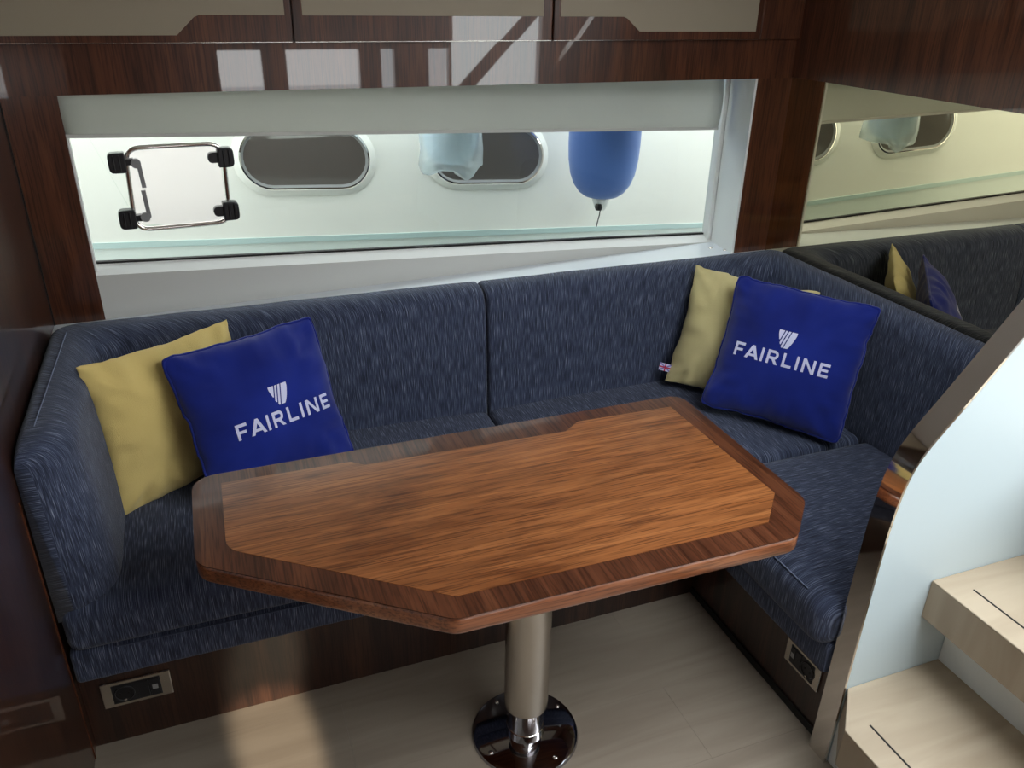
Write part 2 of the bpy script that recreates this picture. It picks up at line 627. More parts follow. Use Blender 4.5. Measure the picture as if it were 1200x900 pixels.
# ------------------------------------------------------------------ overhead cupboards
def cupboard(x0, x1, panel, label):
    t = thing('overhead_cupboard', ((x0 + x1) / 2, 2.33, 1.502), label, 'cupboard', 'overhead cupboards above the window')
    d = from_bm('door', nbox(x0 + 0.002, x1 - 0.002, 2.318, 2.344, 1.503, 2.05, bevel=0.0025), M['wood_z'], t)
    pts = [(px, 2.3185, pz) for px, pz in panel]
    from_bm('inset_panel', prism(pts, (0, -0.0022, 0), 0.0006, 1), M['beige'], d)
    xs = [p[0] for p in panel]
    from_bm('lit_gap_line', nbox(x0 + 0.004, x1 - 0.004, 2.3176, 2.3183, 1.5038, 1.5048), M['brushed'], d)  # bright strip standing in for the lit gap under the door
    return t


cupboard(-0.418, 0.280, [(-0.40, 1.521), (0.0, 1.521), (0.045, 1.562), (0.058, 1.567), (0.262, 1.567), (0.262, 2.03), (-0.40, 2.03)],
         'overhead walnut cupboard in the corner by the glossy bulkhead, beige panel stepping up')
cupboard(0.280, 1.002, [(0.306, 1.567), (0.972, 1.567), (0.972, 2.03), (0.306, 2.03)],
         'middle overhead walnut cupboard with straight-edged beige panel, between two stepped ones')
cupboard(1.002, 1.712, [(1.024, 1.567), (1.225, 1.567), (1.238, 1.562), (1.281, 1.527), (1.690, 1.527), (1.690, 2.03), (1.024, 2.03)],
         'overhead walnut cupboard with stepped beige panel nearest the bronze mirror')
struct('trim_9', nbox(1.715, XM - 0.013, 2.324, 2.344, 1.503, 2.05, bevel=0.002), M['wood_z'])

# ------------------------------------------------------------------ window on the raked hull line
P0 = Vector((-0.285, 2.348, 0))
TV = Vector((1.74 + 0.285, 2.49 - 2.348, 0)).normalized()
NV = Vector((-TV.y, TV.x, 0))          # points outboard
def W(s, d, z):
    return P0 + TV * s + NV * d + Vector((0, 0, z))


SL = (0.952 - 0.825) / 2.03
zb = lambda s: 0.952 - SL * s
zs = lambda s: 1.284 - (1.284 - 1.203) / 2.03 * s


def wprism(poly, d0, d1, bevel=0.0):
    return prism([W(s, d0, z) for s, z in poly], NV * (d1 - d0), bevel)


S1 = 2.03
win = struct('window_1', wprism([(-0.02, zb(0) - 0.004), (S1 + 0.03, zb(S1 + .03) - 0.004), (S1 + 0.03, zb(S1 + .03) + 0.0015), (-0.02, zb(0) + 0.0015)], 0.036, 0.05), M['seam_dark'])
# lower panel between ledge and glass, its top a sill that catches the light
from_bm('sill_panel', wprism([(-0.02, 0.775), (S1 + 0.06, 0.775), (S1 + 0.06, zb(S1 + .06) - 0.025), (-0.02, zb(0) - 0.025)], 0.0, 0.06), M['grey_white'], win)
pl = prism([W(0, 0, 0)] * 0 + [W(-0.02, 0.0, zb(0) - 0.025), W(-0.02, 0.036, zb(0) - 0.004), W(-0.02, 0.06, zb(0) - 0.004), W(-0.02, 0.06, zb(0) - 0.025)], TV * (S1 + 0.08) + Vector((0, 0, -SL * (S1 + 0.08))))
from_bm('sill', pl, M['white'], win)
# right end: inner frame bar and the deep white reveal
from_bm('frame_bar', wprism([(S1 - 0.005, 0.80), (S1 + 0.03, 0.80), (S1 + 0.03, 1.45), (S1 - 0.005, 1.45)], 0.012, 0.05, 0.004), M['white'], win)
rv = prism([Vector((1.733, YW - 0.004, 0.80)), Vector((1.7415, YW - 0.004, 0.80)), Vector((1.80, 2.52, 0.80)), Vector((1.750, 2.50, 0.80))], (0, 0, 0.60))
from_bm('reveal', rv, M['white'], win)
from_bm('frame_bar', wprism([(-0.03, 0.80), (-0.004, 0.80), (-0.004, 1.45), (-0.03, 1.45)], 0.012, 0.05), M['white'], win)
from_bm('head', wprism([(-0.05, 1.44), (S1 + 0.1, 1.44), (S1 + 0.1, 1.52), (-0.05, 1.52)], 0.0, 0.06), M['white'], win)

# pane with the rounded hole of the opening port
PC = (0.2365, 1.139)
port_out = round_poly([(0.115, 1.240), (0.125, 1.2465), (0.356, 1.2465), (0.364, 1.236), (0.360, 1.040), (0.352, 1.031), (0.113, 1.031), (0.1055, 1.040)][0:8], 0.0)
port_c = [(0.118, 1.247), (0.361, 1.247), (0.356, 1.031), (0.109, 1.031)]
port_loop = round_poly(port_c, 0.040, 8)
outer = [(-0.02, 1.46), (S1 + 0.01, 1.46), (S1 + 0.01, zb(S1)), (-0.02, zb(0))]
bm = bmesh.new()
nl = len(port_loop)
ins = [bm.verts.new(W(p.x, 0.040, p.y)) for p in port_loop]
qq = nl // 4
ov = [bm.verts.new(W(s, 0.040, z)) for s, z in outer]
# four fans: each side of the hole against its outer side
mids = [k * qq for k in range(4)]
for k in range(4):
    a0 = k * qq + qq // 2
    a1 = (k + 1) * qq + qq // 2
    idx = [i % nl for i in range(a0, a1 + 1)]
    for i, j in zip(idx, idx[1:]):
        pass
    bm.faces.new([ov[k]] + [ins[i] for i in idx] + [ov[(k + 1) % 4]])
bmesh.ops.triangulate(bm, faces=bm.faces[:])
from_bm('pane', bm, M['pane'], win)

# opening port
op = thing('opening_port', W(PC[0], 0.03, 1.03), 'small square opening port with chrome rim and black hinges set in window glass', 'porthole')
bm = bmesh.new()
tube(bm, [W(p.x, 0.030, p.y) for p in round_poly([(s, z) for s, z in port_c], 0.040, 8)], 0.0062, 10, True)
from_bm('rim', bm, M['chrome'], op, True)
from_bm('pane', prism([W(p.x, 0.0395, p.y) for p in port_loop], NV * 0.003), M['clear'], op)
for (s, z, dirn) in ((0.094, 1.214, -1), (0.364, 1.212, 1), (0.360, 1.066, 1), (0.094, 1.066, -1)):
    h = round_poly([(s - 0.021, z - 0.026), (s + 0.021, z - 0.026), (s + 0.021, z + 0.026), (s - 0.021, z + 0.026)], [0.014 if dirn < 0 else 0.004, 0.004 if dirn < 0 else 0.014, 0.004 if dirn < 0 else 0.014, 0.014 if dirn < 0 else 0.004], 5)
    hg = from_bm('hinge', wprism([(p.x, p.y) for p in h], 0.004, 0.036, 0.004), M['black'], op)
    bm = bmesh.new()
    for w_ in (-0.006, 0.008):
        tube(bm, [W(s + w_ * dirn, 0.004, z - 0.02), W(s + w_ * dirn, 0.004, z + 0.02)], 0.0025, 8)
    from_bm('hinge_rib', bm, M['black'], hg)
    if dirn > 0:
        c2 = round_poly([(s - 0.046, z - 0.014), (s - 0.018, z - 0.014), (s - 0.018, z + 0.014), (s - 0.046, z + 0.014)], [0.0135, 0, 0, 0.0135], 6)
        from_bm('knob', wprism([(p.x, p.y) for p in c2], 0.012, 0.034, 0.002), M['black'], op)
    else:
        from_bm('bracket', wprism([(s + 0.015, z - 0.008), (s + 0.04, z - 0.008), (s + 0.04, z + 0.008), (s + 0.015, z + 0.008)], 0.014, 0.034), M['black'], op)
for z0, z1, zc in ((1.146, 1.214, 1.210), (1.066, 1.139, 1.068)):
    bm = wprism([(0.143, z0), (0.154, z0), (0.150, z1), (0.139, z1)], 0.012, 0.022, 0.001)
    lv = from_bm('latch_arm', bm, M['grey_plastic'], op)
    circ = [(0.1385 + 0.0125 * math.cos(a), zc + 0.0125 * math.sin(a)) for a in (2 * math.pi * k / 18 for k in range(18))]
    from_bm('latch_pivot', wprism(circ, 0.010, 0.022, 0.001), M['grey_plastic'], lv)

# ledge behind the backrest
bm = prism([Vector((XL, 2.262, 0.775)), Vector((1.876, 2.262, 0.775)), Vector((1.876, 2.50, 0.775)), W(0, 0.01, 0.775), Vector((XL, 2.348, 0.775))], (0, 0, 0.025))
lg = struct('trim_10', bm, M['ledge'])
for px, py in ((1.70, 2.425), (1.735, 2.385)):
    bm = lathe(bmesh.new(), [(0.0, 0.8045), (0.005, 0.804), (0.0075, 0.802), (0.008, 0.80)], px, py, 16)
    from_bm('screw', bm, M['chrome'], lg, True)

# roller blind
bl = thing('roller_blind', W(1.0, 0.0, 1.2), 'pale grey roller blind drawn a little way down the window', 'blind')
n = 30
bm = bmesh.new()
prof = []
for k in range(8):
    prof.append((-0.028 - 0.020 * math.sin(k / 7 * math.pi * 0.9) ** 1.0 + 0.0 * k, k / 7))
rows = []
for i in range(n + 1):
    s = -0.012 + (S1 - 0.008) * i / n
    z0, z1 = zs(s), 1.43
    rows.append([bm.verts.new(W(s, 0.012 + (0.0 if f > .05 else 0.0) - 0.012 * math.sin(min(1, f * 1.3) * math.pi), z0 + (z1 - z0) * f)) for f in (0, 0.04, .1, .25, .4, .55, .7, .85, 1)])
for A, B in zip(rows, rows[1:]):
    for k in range(len(A) - 1):
        bm.faces.new([A[k], B[k], B[k + 1], A[k + 1]])
ret = bmesh.ops.solidify(bm, geom=bm.faces[:], thickness=0.003)
from_bm('blind_cloth', bm, M['blind'], bl, True)
from_bm('hem_bar', prism([W(-0.012, 0.006, zs(0) - 0.001), W(-0.012, 0.016, zs(0) - 0.001), W(-0.012, 0.016, zs(0) + 0.008), W(-0.012, 0.006, zs(0) + 0.008)], TV * (S1 - 0.01) + Vector((0, 0, zs(S1 - 0.01) - zs(0)))), M['blind'], bl)

# ================================================================== OUTSIDE
struct('trim_13', nbox(-3.0, 5.0, 2.62, 2.70, 1.50, 2.2), M['white'])
wt = from_bm('harbour_water', nbox(-14, 18, 2.7, 30, -0.3, 0.10), M['water'])
tag(wt, 'strip of dark harbour water between the two boats', 'water', kind='structure')
HT = 0.050                                    # the neighbour lies trimmed a little by the bow
def Hh(x, d, z):                              # point on the neighbour's topsides: d towards us
    f = max(0.0, z - 0.75)
    return Vector((x, 3.21 - d + 0.10 * f * f, z - HT * (x - 0.4)))


nb = thing('moored_boat', (0.8, 3.6, 0.1), 'white hull of a neighbouring motor boat seen through the window', 'boat')
def hull_strip(z0, z1, rows_, d=0.0):
    bm = bmesh.new()
    rs = []
    for j in range(rows_ + 1):
        z = z0 + (z1 - z0) * j / rows_
        rs.append([bm.verts.new(Hh(x, d, z)) for x in (-6 + 0.5 * k for k in range(33))])
    for A, B in zip(rs, rs[1:]):
        for k in range(32):
            bm.faces.new([A[k], A[k + 1], B[k + 1], B[k]])
    # give the strip depth
    g = bmesh.ops.extrude_face_region(bm, geom=bm.faces[:])
    bmesh.ops.translate(bm, verts=[v for v in g['geom'] if isinstance(v, bmesh.types.BMVert)], vec=(0, 0.06, 0))
    bmesh.ops.recalc_face_normals(bm, faces=bm.faces[:])
    return bm


from_bm('topsides', hull_strip(0.742, 1.75, 12), M['hull'], nb, False)
from_bm('stripe', hull_strip(0.720, 0.742, 1, 0.004), M['stripe'], nb)
from_bm('boot_top', hull_strip(0.05, 0.722, 4, 0.0), M['hull_low'], nb)
from_bm('deck', nbox(-6, 10, 3.3, 6.0, 1.60, 1.66), M['white'], nb)


def stadium(cx, cz, hw, hh, n_=14):
    out = []
    for k in range(n_ + 1):
        a = -math.pi / 2 + math.pi * k / n_
        out.append((cx + hw - hh + hh * math.cos(a), cz + hh * math.sin(a)))
    for k in range(n_ + 1):
        a = math.pi / 2 + math.pi * k / n_
        out.append((cx - hw + hh + hh * math.cos(a), cz + hh * math.sin(a)))
    return out


def ring(a, b, d0a, d0b, back=-0.01):
    """flat-fronted ring between two outlines on the hull"""
    bm = bmesh.new()
    A = [bm.verts.new(Hh(x, d0a, z)) for x, z in a]
    B = [bm.verts.new(Hh(x, d0b, z)) for x, z in b]
    A2 = [bm.verts.new(Hh(x, back, z)) for x, z in a]
    B2 = [bm.verts.new(Hh(x, back, z)) for x, z in b]
    n_ = len(A)
    for k in range(n_):
        j = (k + 1) % n_
        bm.faces.new([A[k], A[j], B[j], B[k]])
        bm.faces.new([A2[k], A2[j], A[j], A[k]])
        bm.faces.new([B[k], B[j], B2[j], B2[k]])
    bmesh.ops.recalc_face_normals(bm, faces=bm.faces[:])
    return bm


for cx, czz in ((0.391, 1.040), (1.121, 1.052)):
    s0, s1, s2, s3 = stadium(cx, czz, 0.268, 0.139), stadium(cx, czz, 0.243, 0.114), stadium(cx, czz, 0.236, 0.107), stadium(cx, czz, 0.222, 0.093)
    p_ = from_bm('porthole', ring(s0, s1, 0.004, 0.014), M['hull'], nb)
    from_bm('rim', ring(s1, s2, 0.012, 0.014), M['chrome'], p_)
    from_bm('gasket', ring(s2, s3, 0.010, 0.004), M['grey_plastic'], p_)
    from_bm('pane', prism([Hh(x, 0.006, z) for x, z in s2], (0, 0.008, 0)), M['port_glass'], p_)

# fenders hanging in the gap
def fender(cx, cy, prof, m, label, tilt=0.0):
    zmin = min(z for _, z in prof)
    t = thing('boat_fender', (cx, cy, zmin), label, 'fender')
    bm = lathe(bmesh.new(), prof, cx, cy, 36)
    from_bm('body', bm, m, t, True)
    return t


fb = fender(1.487, 2.90, [(0.0, 0.893), (0.055, 0.895), (0.068, 0.899), (0.090, 0.915), (0.112, 0.945), (0.127, 0.985), (0.136, 1.04), (0.139, 1.10), (0.139, 1.25), (0.139, 1.55), (0.12, 1.64), (0.05, 1.70), (0.0, 1.70)], M['fender_blue'],
            'royal blue cloth covered fender hanging outside the window')
from_bm('nozzle', lathe(bmesh.new(), [(0.036, 0.897), (0.034, 0.88), (0.022, 0.848), (0.018, 0.842), (0.0, 0.842)], 1.487, 2.90, 20), M['white'], fb, True)
bm = tube(bmesh.new(), [(1.487, 2.896, 0.850), (1.482, 2.893, 0.82), (1.470, 2.89, 0.775)], 0.0022, 6)
from_bm('cord', bm, M['black'], fb)
bm = lathe(bmesh.new(), [(0.013, 0.872), (0.016, 0.856), (0.012, 0.8445)], 1.472, 2.884, 12)
from_bm('toggle', bm, M['black'], fb, True)
bm = tube(bmesh.new(), [(1.487, 2.9, 1.69), (1.487, 2.85, 2.0), (1.487, 2.72, 2.21)], 0.006, 8)
from_bm('rope', bm, M['black'], fb)

fp = fender(0.868, 2.90, [(0.0, 1.052), (0.03, 1.054), (0.060, 1.066), (0.082, 1.088), (0.094, 1.12), (0.100, 1.17), (0.101, 1.55), (0.08, 1.63), (0.0, 1.66)], M['fender_pale'],
            'pale blue fender in a loose clear plastic bag hanging outside the window')
# loose plastic bag: a wrinkled skin below and around the fender with a drooping corner
bm = bmesh.new()
rings = []
SEG = 44
for j in range(11):
    f = j / 10
    z = 1.60 - f * 0.545
    rr = 0.108 + 0.008 * f
    rg = []
    for k in range(SEG):
        a = 2 * math.pi * k / SEG
        q = Vector((math.cos(a), math.sin(a), 0))
        droop = 0.036 * math.exp(-((a - 5.0) / 0.26) ** 2) + 0.024 * math.exp(-((a - 3.45) / 0.3) ** 2)
        wob = 0.007 * noise.noise(Vector((q.x * 2, q.y * 2, z * 14)))
        rg.append(bm.verts.new((0.868 + q.x * (rr + wob), 2.90 + q.y * (rr + wob), z - droop * f ** 3)))
    rings.append(rg)
for f, sc_ in ((0, 0.8), (1, 0.5), (2, 0.2)):
    rg = []
    for k in range(SEG):
        v = rings[10][k].co
        rg.append(bm.verts.new((0.868 + (v.x - 0.868) * sc_, 2.90 + (v.y - 2.90) * sc_, v.z - 0.008 + 0.006 * f)))
    rings.append(rg)
for A, B in zip(rings, rings[1:]):
    for k in range(SEG):
        bm.faces.new([A[k], A[(k + 1) % SEG], B[(k + 1) % SEG], B[k]])
from_bm('plastic_bag', bm, M['film'], fp, True)
bm = tube(bmesh.new(), [(0.868, 2.9, 1.65), (0.868, 2.85, 2.0), (0.868, 2.72, 2.21)], 0.006, 8)
from_bm('rope', bm, M['black'], fp)

# ================================================================== SOFA
YB, XR = 1.615, 1.222
sofa = thing('corner_sofa', (0.7, 1.9, 0.0), 'navy fabric corner sofa on a dark walnut base under the window', 'sofa')
bm = bmesh.new()
box(bm, XL + 0.001, XR, YB, YB + 0.03, 0.0, 0.214)
box(bm, XR, XR + 0.03, 1.042, YB + 0.03, 0.0, 0.214)
from_bm('base_panel', bm, M['wood_base'], sofa)
from_bm('plinth_strip', nbox(XR - 0.004, XR - 0.0005, 1.042, YB, 0.0, 0.022), M['seam_dark'], sofa)
bm = bmesh.new()
box(bm, XL + 0.002, XR + 0.012, YB + 0.012, 2.33, 0.20, 0.222)
box(bm, XR + 0.012, 1.87, 1.042, 2.33, 0.20, 0.222)
from_bm('seat_board', bm, M['seam_dark'], sofa)
# fabric covered platform
from_bm('platform', rbox(XL + 0.004, 0.757, 1.589, 2.29, 0.221, 0.312, 0.012, 0, 'x', 3, 6), M['fabric'], sofa, True)
from_bm('platform', rbox(0.761, 1.80, 1.60, 2.29, 0.221, 0.312, 0.012, 0, 'x', 3, 6), M['fabric'], sofa, True)
from_bm('platform', rbox(1.19, 1.87, 1.044, 1.60, 0.221, 0.312, 0.012, 0, 'y', 3, 6), M['fabric'], sofa, True)
# seat cushions
from_bm('seat_cushion', rbox(XL + 0.006, 0.757, 1.584, 2.24, 0.308, 0.430, 0.028, 0.016, 'x', 4, 12), M['fabric'], sofa, True)
from_bm('seat_cushion', rbox(0.761, 1.83, 1.622, 2.24, 0.308, 0.430, 0.022, 0.016, 'x', 4, 12), M['fabric'], sofa, True)
from_bm('seat_cushion', rbox(1.152, 1.83, 1.042, 1.624, 0.300, 0.430, 0.042, 0.018, 'y', 5, 12), M['fabric'], sofa, True)
bm = bmesh.new()
tube(bm, [(XL + 0.10, 1.5835, 0.311), (0.2, 1.5835, 0.309), (0.755, 1.5835, 0.309)], 0.0018, 6)
from_bm('seam', bm, M['fabric'], sofa)
bm = bmesh.new()
tube(bm, [(1.172, 1.60, 0.424), (1.166, 1.45, 0.425), (1.165, 1.25, 0.425), (1.166, 1.12, 0.4245)], 0.0016, 6)
from_bm('seam', bm, M['thread'], sofa)


def backrest(pairs, cap0, cap1):
    """upholstered wall following a plan path; pairs = inner/outer plan points"""
    prof = []       # (fraction of depth, z), closed loop starting front bottom
    z0, z1, R = 0.40, 0.828, 0.058
    for k in range(9):
        f = k / 8
        z = z0 + (z1 - R - z0) * f
        prof.append((0.02 + 0.17 * f - 0.035 * math.sin(math.pi * f), z, 0))
    for k in range(1, 9):
        a = math.pi / 2 * k / 8
        prof.append((0.19 + 0.46 * (1 - math.cos(a)), z1 - R + R * math.sin(a), 1))
    prof.append((0.80, z1 - 0.001, 1))
    for k in range(1, 6):
        a = math.pi / 2 * k / 5
        prof.append((0.80 + 0.195 * math.sin(a), z1 - 0.026 + 0.026 * math.cos(a), 1))
    prof.append((0.998, z0, 0))
    vl = [0.0]
    T = 0.13
    for a, b in zip(prof, prof[1:]):
        vl.append(vl[-1] + math.hypot((b[0] - a[0]) * T, b[1] - a[1]))
    secs = []
    us = [0.0]
    for (a, b) in zip(pairs, pairs[1:]):
        m0 = (Vector(a[0]) + Vector(a[1])) / 2
        m1 = (Vector(b[0]) + Vector(b[1])) / 2
        us.append(us[-1] + (m1 - m0).length)

    def section(pin, pout, shift, din, zd, dout=0.0):
        pin, pout = Vector(pin), Vector(pout)
        out = []
        for d, z, top in prof:
            dd = din + d * (1 - din - dout)
            zz = z - zd * (z - z0) / (z1 - z0)
            p = pin + (pout - pin) * dd + shift
            w = 0.002 * noise.noise(Vector((p.x * 7, p.y * 7, zz * 7)))
            out.append(Vector((p.x, p.y, zz + w)))
        return out
    d0 = (Vector(pairs[0][0]) - Vector(pairs[1][0])).normalized()
    d1 = (Vector(pairs[-1][0]) - Vector(pairs[-2][0])).normalized()
    all_s = []
    au = []
    L, Wd, Zd, Od = cap0
    for k in range(6, 0, -1):
        a = math.pi / 2 * k / 6
        all_s.append(section(*pairs[0], d0 * L * math.sin(a), Wd * (1 - math.cos(a)), Zd * (1 - math.cos(a)), Od * (1 - math.cos(a))))
        au.append(-L * math.sin(a) - 0.5 * T * Wd * (1 - math.cos(a)))
    for pr, u in zip(pairs, us):
        all_s.append(section(*pr, Vector((0, 0)), 0, 0))
        au.append(u)
    L, Wd, Zd, Od = cap1
    for k in range(1, 7):
        a = math.pi / 2 * k / 6
        all_s.append(section(*pairs[-1], d1 * L * math.sin(a), Wd * (1 - math.cos(a)), Zd * (1 - math.cos(a)), Od * (1 - math.cos(a))))
        au.append(us[-1] + L * math.sin(a) + 0.5 * T * Wd * (1 - math.cos(a)))
    bm = bmesh.new()
    uvl = bm.loops.layers.uv.new('UVMap')
    V = [[bm.verts.new(p) for p in s] for s in all_s]
    n_ = len(prof)
    for i in range(len(V) - 1):
        for k in range(n_):
            j = (k + 1) % n_
            f = bm.faces.new([V[i][k], V[i + 1][k], V[i + 1][j], V[i][j]])
            uvq = [(au[i], vl[k]), (au[i + 1], vl[k]), (au[i + 1], vl[j] if j else vl[k] + 0.1), (au[i], vl[j] if j else vl[k] + 0.1)]
            for l, q in zip(f.loops, uvq):
                l[uvl].uv = q
    for S_, rev in ((V[0], True), (V[-1], False)):
        f = bm.faces.new(S_[::-1] if rev else S_)
        for l in f.loops:
            l[uvl].uv = (l.vert.co.z, l.vert.co.x + l.vert.co.y)
    bmesh.ops.recalc_face_normals(bm, faces=bm.faces[:])
    return bm


def lerp_pts(a, b, n_):
    return [tuple(a[i] + (b[i] - a[i]) * k / n_ for i in range(2)) for k in range(n_ + 1)]


def arc(cx, cy, r, a0, a1, n_):
    return [(cx + r * math.cos(math.radians(a0 + (a1 - a0) * k / n_)), cy + r * math.sin(math.radians(a0 + (a1 - a0) * k / n_))) for k in range(1, n_)]


IL, IB, IR = -0.287, 2.150, 1.757          # inner faces: arm, back, mirror side
OL, OB, OR = XL + 0.003, 2.285, XM - 0.004
ri, ro = 0.11, 0.05
inn = lerp_pts((IL, 1.70), (IL, IB - ri), 6) + arc(IL + ri, IB - ri, ri, 180, 90, 8) + lerp_pts((IL + ri, IB), (0.745, IB), 14)
out = lerp_pts((OL, 1.70), (OL, OB - ro), 6) + arc(OL + ro, OB - ro, ro, 180, 90, 8) + lerp_pts((OL + ro, OB), (0.745, OB), 14)
from_bm('back_cushion', backrest(list(zip(inn, out)), (0.105, 0.72, 0.030, 0.0), (0.011, 0.12, 0.014, 0.0)), M['fabric'], sofa, True)
ri, ro = 0.10, 0.03
inn = lerp_pts((0.771, IB), (IR - ri, IB), 12) + arc(IR - ri, IB - ri, ri, 90, 0, 8) + lerp_pts((IR, IB - ri), (IR, 1.055), 12)
out = lerp_pts((0.771, OB), (OR - ro, OB), 12) + arc(OR - ro, OB - ro, ro, 90, 0, 8) + lerp_pts((OR, OB - ro), (OR, 1.055), 12)
from_bm('back_cushion', backrest(list(zip(inn, out)), (0.011, 0.12, 0.014, 0.0), (0.012, 0.06, 0.01, 0.02)), M['fabric'], sofa, True)
# stitched line where the arm cushion turns to its wall-side panel
bm = bmesh.new()
tube(bm, [(-0.372, 2.20, 0.829), (-0.376, 2.0, 0.829), (-0.380, 1.80, 0.829), (-0.383, 1.70, 0.828), (-0.384, 1.64, 0.817), (-0.3845, 1.606, 0.795), (-0.3845, 1.5985, 0.76), (-0.3845, 1.5972, 0.60), (-0.3845, 1.5965, 0.44)], 0.0014, 6)
from_bm('seam', bm, M['thread'], sofa)

# ------------------------------------------------------------------ power sockets in the sofa base
def socket(org, ux, nrm, L, Ht, label, flip=False):
    """org = centre on the panel, ux along the plate, nrm out of the panel"""
    org, ux, nrm = Vector(org), Vector(ux), Vector(nrm)
    uz = Vector((0, 0, 1))
    t = thing('power_socket', org, label, 'socket', 'steel framed sockets in the sofa base')

    def P(a, b, d):
        return org + ux * a + uz * b + nrm * d

    def slab(a0, a1, b0, b1, d0, d1, bev=0.0):
        return prism([P(a0, b0, d0), P(a1, b0, d0), P(a1, b1, d0), P(a0, b1, d0)], nrm * (d1 - d0), bev)
    from_bm('frame', slab(-L / 2, L / 2, -Ht / 2, Ht / 2, 0.0, 0.007, 0.0025), M['brushed'], t)
    il = L * 0.345
    ih = Ht * 0.37
    from_bm('insert', slab(-il, il, -ih, ih, 0.0065, 0.0082, 0.0004), M['black'], t)
    s = -1 if flip else 1
    # round earthed socket on one side
    c = -il * 0.52 * s
    bm = bmesh.new()
    pts = [P(c + 0.021 * math.cos(2 * math.pi * k / 28), 0.021 * math.sin(2 * math.pi * k / 28), 0.0085) for k in range(28)]
    tube(bm, pts, 0.0022, 8, True)
    so = from_bm('socket_ring', bm, M['black'], t, True)
    bm = bmesh.new()
    for q in (-0.009, 0.009):
        tube(bm, [P(c + q, 0, 0.0075), P(c + q, 0, 0.0092)], 0.0028, 10)
    from_bm('pin_hole', bm, M['seam_dark'], so)
    bm = slab(c - 0.003, c + 0.003, -0.021, -0.016, 0.0075, 0.0105)
    from_bm('earth_clip', bm, M['chrome'], so)
    for a0, a1 in ((0.06, 0.50), (0.56, 0.96)):
        lo, hi = sorted((il * a0 * s, il * a1 * s))
        md = from_bm('module', slab(lo, hi, -ih * 0.9, ih * 0.9, 0.008, 0.0098, 0.0006), M['black'], t)
        if a0 > 0.5:
            mid_ = (lo + hi) / 2
            from_bm('usb_port', slab(mid_ - 0.006, mid_ + 0.006, -0.007, 0.007, 0.0097, 0.0102), M['grey_plastic'], md)
    return t


socket((-0.3045, YB, 0.150), (1, 0, 0), (0, -1, 0), 0.152, 0.074, 'steel framed power socket in the sofa base close to the glossy bulkhead')
socket((XR, 1.134, 0.163), (0, -1, 0), (-1, 0, 0), 0.123, 0.072, 'steel framed power socket in the sofa base beside the stair panel', True)

# ================================================================== TABLE
ZT = 0.70
PX, PY = 0.557, 1.306
tb = thing('saloon_table', (PX, PY, 0.0), 'walnut saloon table with cut-off corner on a steel pedestal', 'table')
oc = [(-0.104, 1.596), (1.086, 1.604), (1.083, 1.098), (0.985, 0.998), (0.296, 1.003), (-0.105, 1.296)]
orad = [0.055, 0.045, 0.055, 0.050, 0.045, 0.055]
ol = round_poly(oc, orad, 7)
from_bm('top_board', prism([Vector((p.x, p.y, ZT - 0.002)) for p in ol], (0, 0, 0.002), 0.0), M['wood_border'], tb)
from_bm('edge_band', prism([Vector((p.x, p.y, ZT - 0.040)) for p in ol], (0, 0, 0.0385), 0.009, 4), M['wood_edge'], tb, True)
ic = [(-0.046, 1.556), (0.224, 1.552), (0.250, 1.530), (0.728, 1.522), (0.775, 1.556), (1.029, 1.551), (1.036, 1.139), (0.957, 1.054), (0.312, 1.056), (-0.049, 1.322)]
ip = round_poly(ic, [0.0, 0.006, 0.006, 0.006, 0.006, 0.0, 0.004, 0.0, 0.02, 0.055], 4)
from_bm('inlay', prism([Vector((p.x, p.y, ZT - 0.001)) for p in ip], (0, 0, 0.0016), 0.0), M['wood_inlay'], tb)
from_bm('pole_sleeve', lathe(bmesh.new(), [(0.0, 0.659), (0.090, 0.659), (0.090, 0.652), (0.0525, 0.648), (0.0525, 0.104), (0.050, 0.101), (0.0, 0.101)], PX, PY, 48), M['brushed'], tb, True)
from_bm('pole', lathe(bmesh.new(), [(0.0445, 0.105), (0.0445, 0.012), (0.0, 0.012)], PX, PY, 48), M['pole'], tb, True)
from_bm('collar', lathe(bmesh.new(), [(0.0446, 0.036), (0.0462, 0.035), (0.0470, 0.0122)], PX, PY, 48), M['chrome'], tb, True)
from_bm('base_plate', lathe(bmesh.new(), [(0.0, 0.0125), (0.118, 0.012), (0.128, 0.007), (0.1305, 0.0), (0.0, 0.0)], PX, PY, 64), M['steel_dark_reflect'], tb, True)
for a in (200, 20, 290, 110):
    x_, y_ = PX + 0.108 * math.cos(math.radians(a)), PY + 0.108 * math.sin(math.radians(a))
    from_bm('screw', lathe(bmesh.new(), [(0.0, 0.0155), (0.004, 0.015), (0.0065, 0.0122), (0.0065, 0.0115)], x_, y_, 14), M['chrome'], tb, True)
for m_ in [o for o in bpy.data.objects if o.name.startswith(('pole', 'collar', 'base_plate', 'edge_band'))]:
    if m_.type == 'MESH':
        md = m_.modifiers.new('sharp', 'EDGE_SPLIT')
        md.split_angle = math.radians(35)


# ================================================================== SCATTER CUSHIONS
def euler_m(yaw, lean, roll):
    return Matrix.Rotation(math.radians(yaw), 3, 'Z') @ Matrix.Rotation(math.radians(-lean), 3, 'X') @ Matrix.Rotation(math.radians(roll), 3, 'Y')


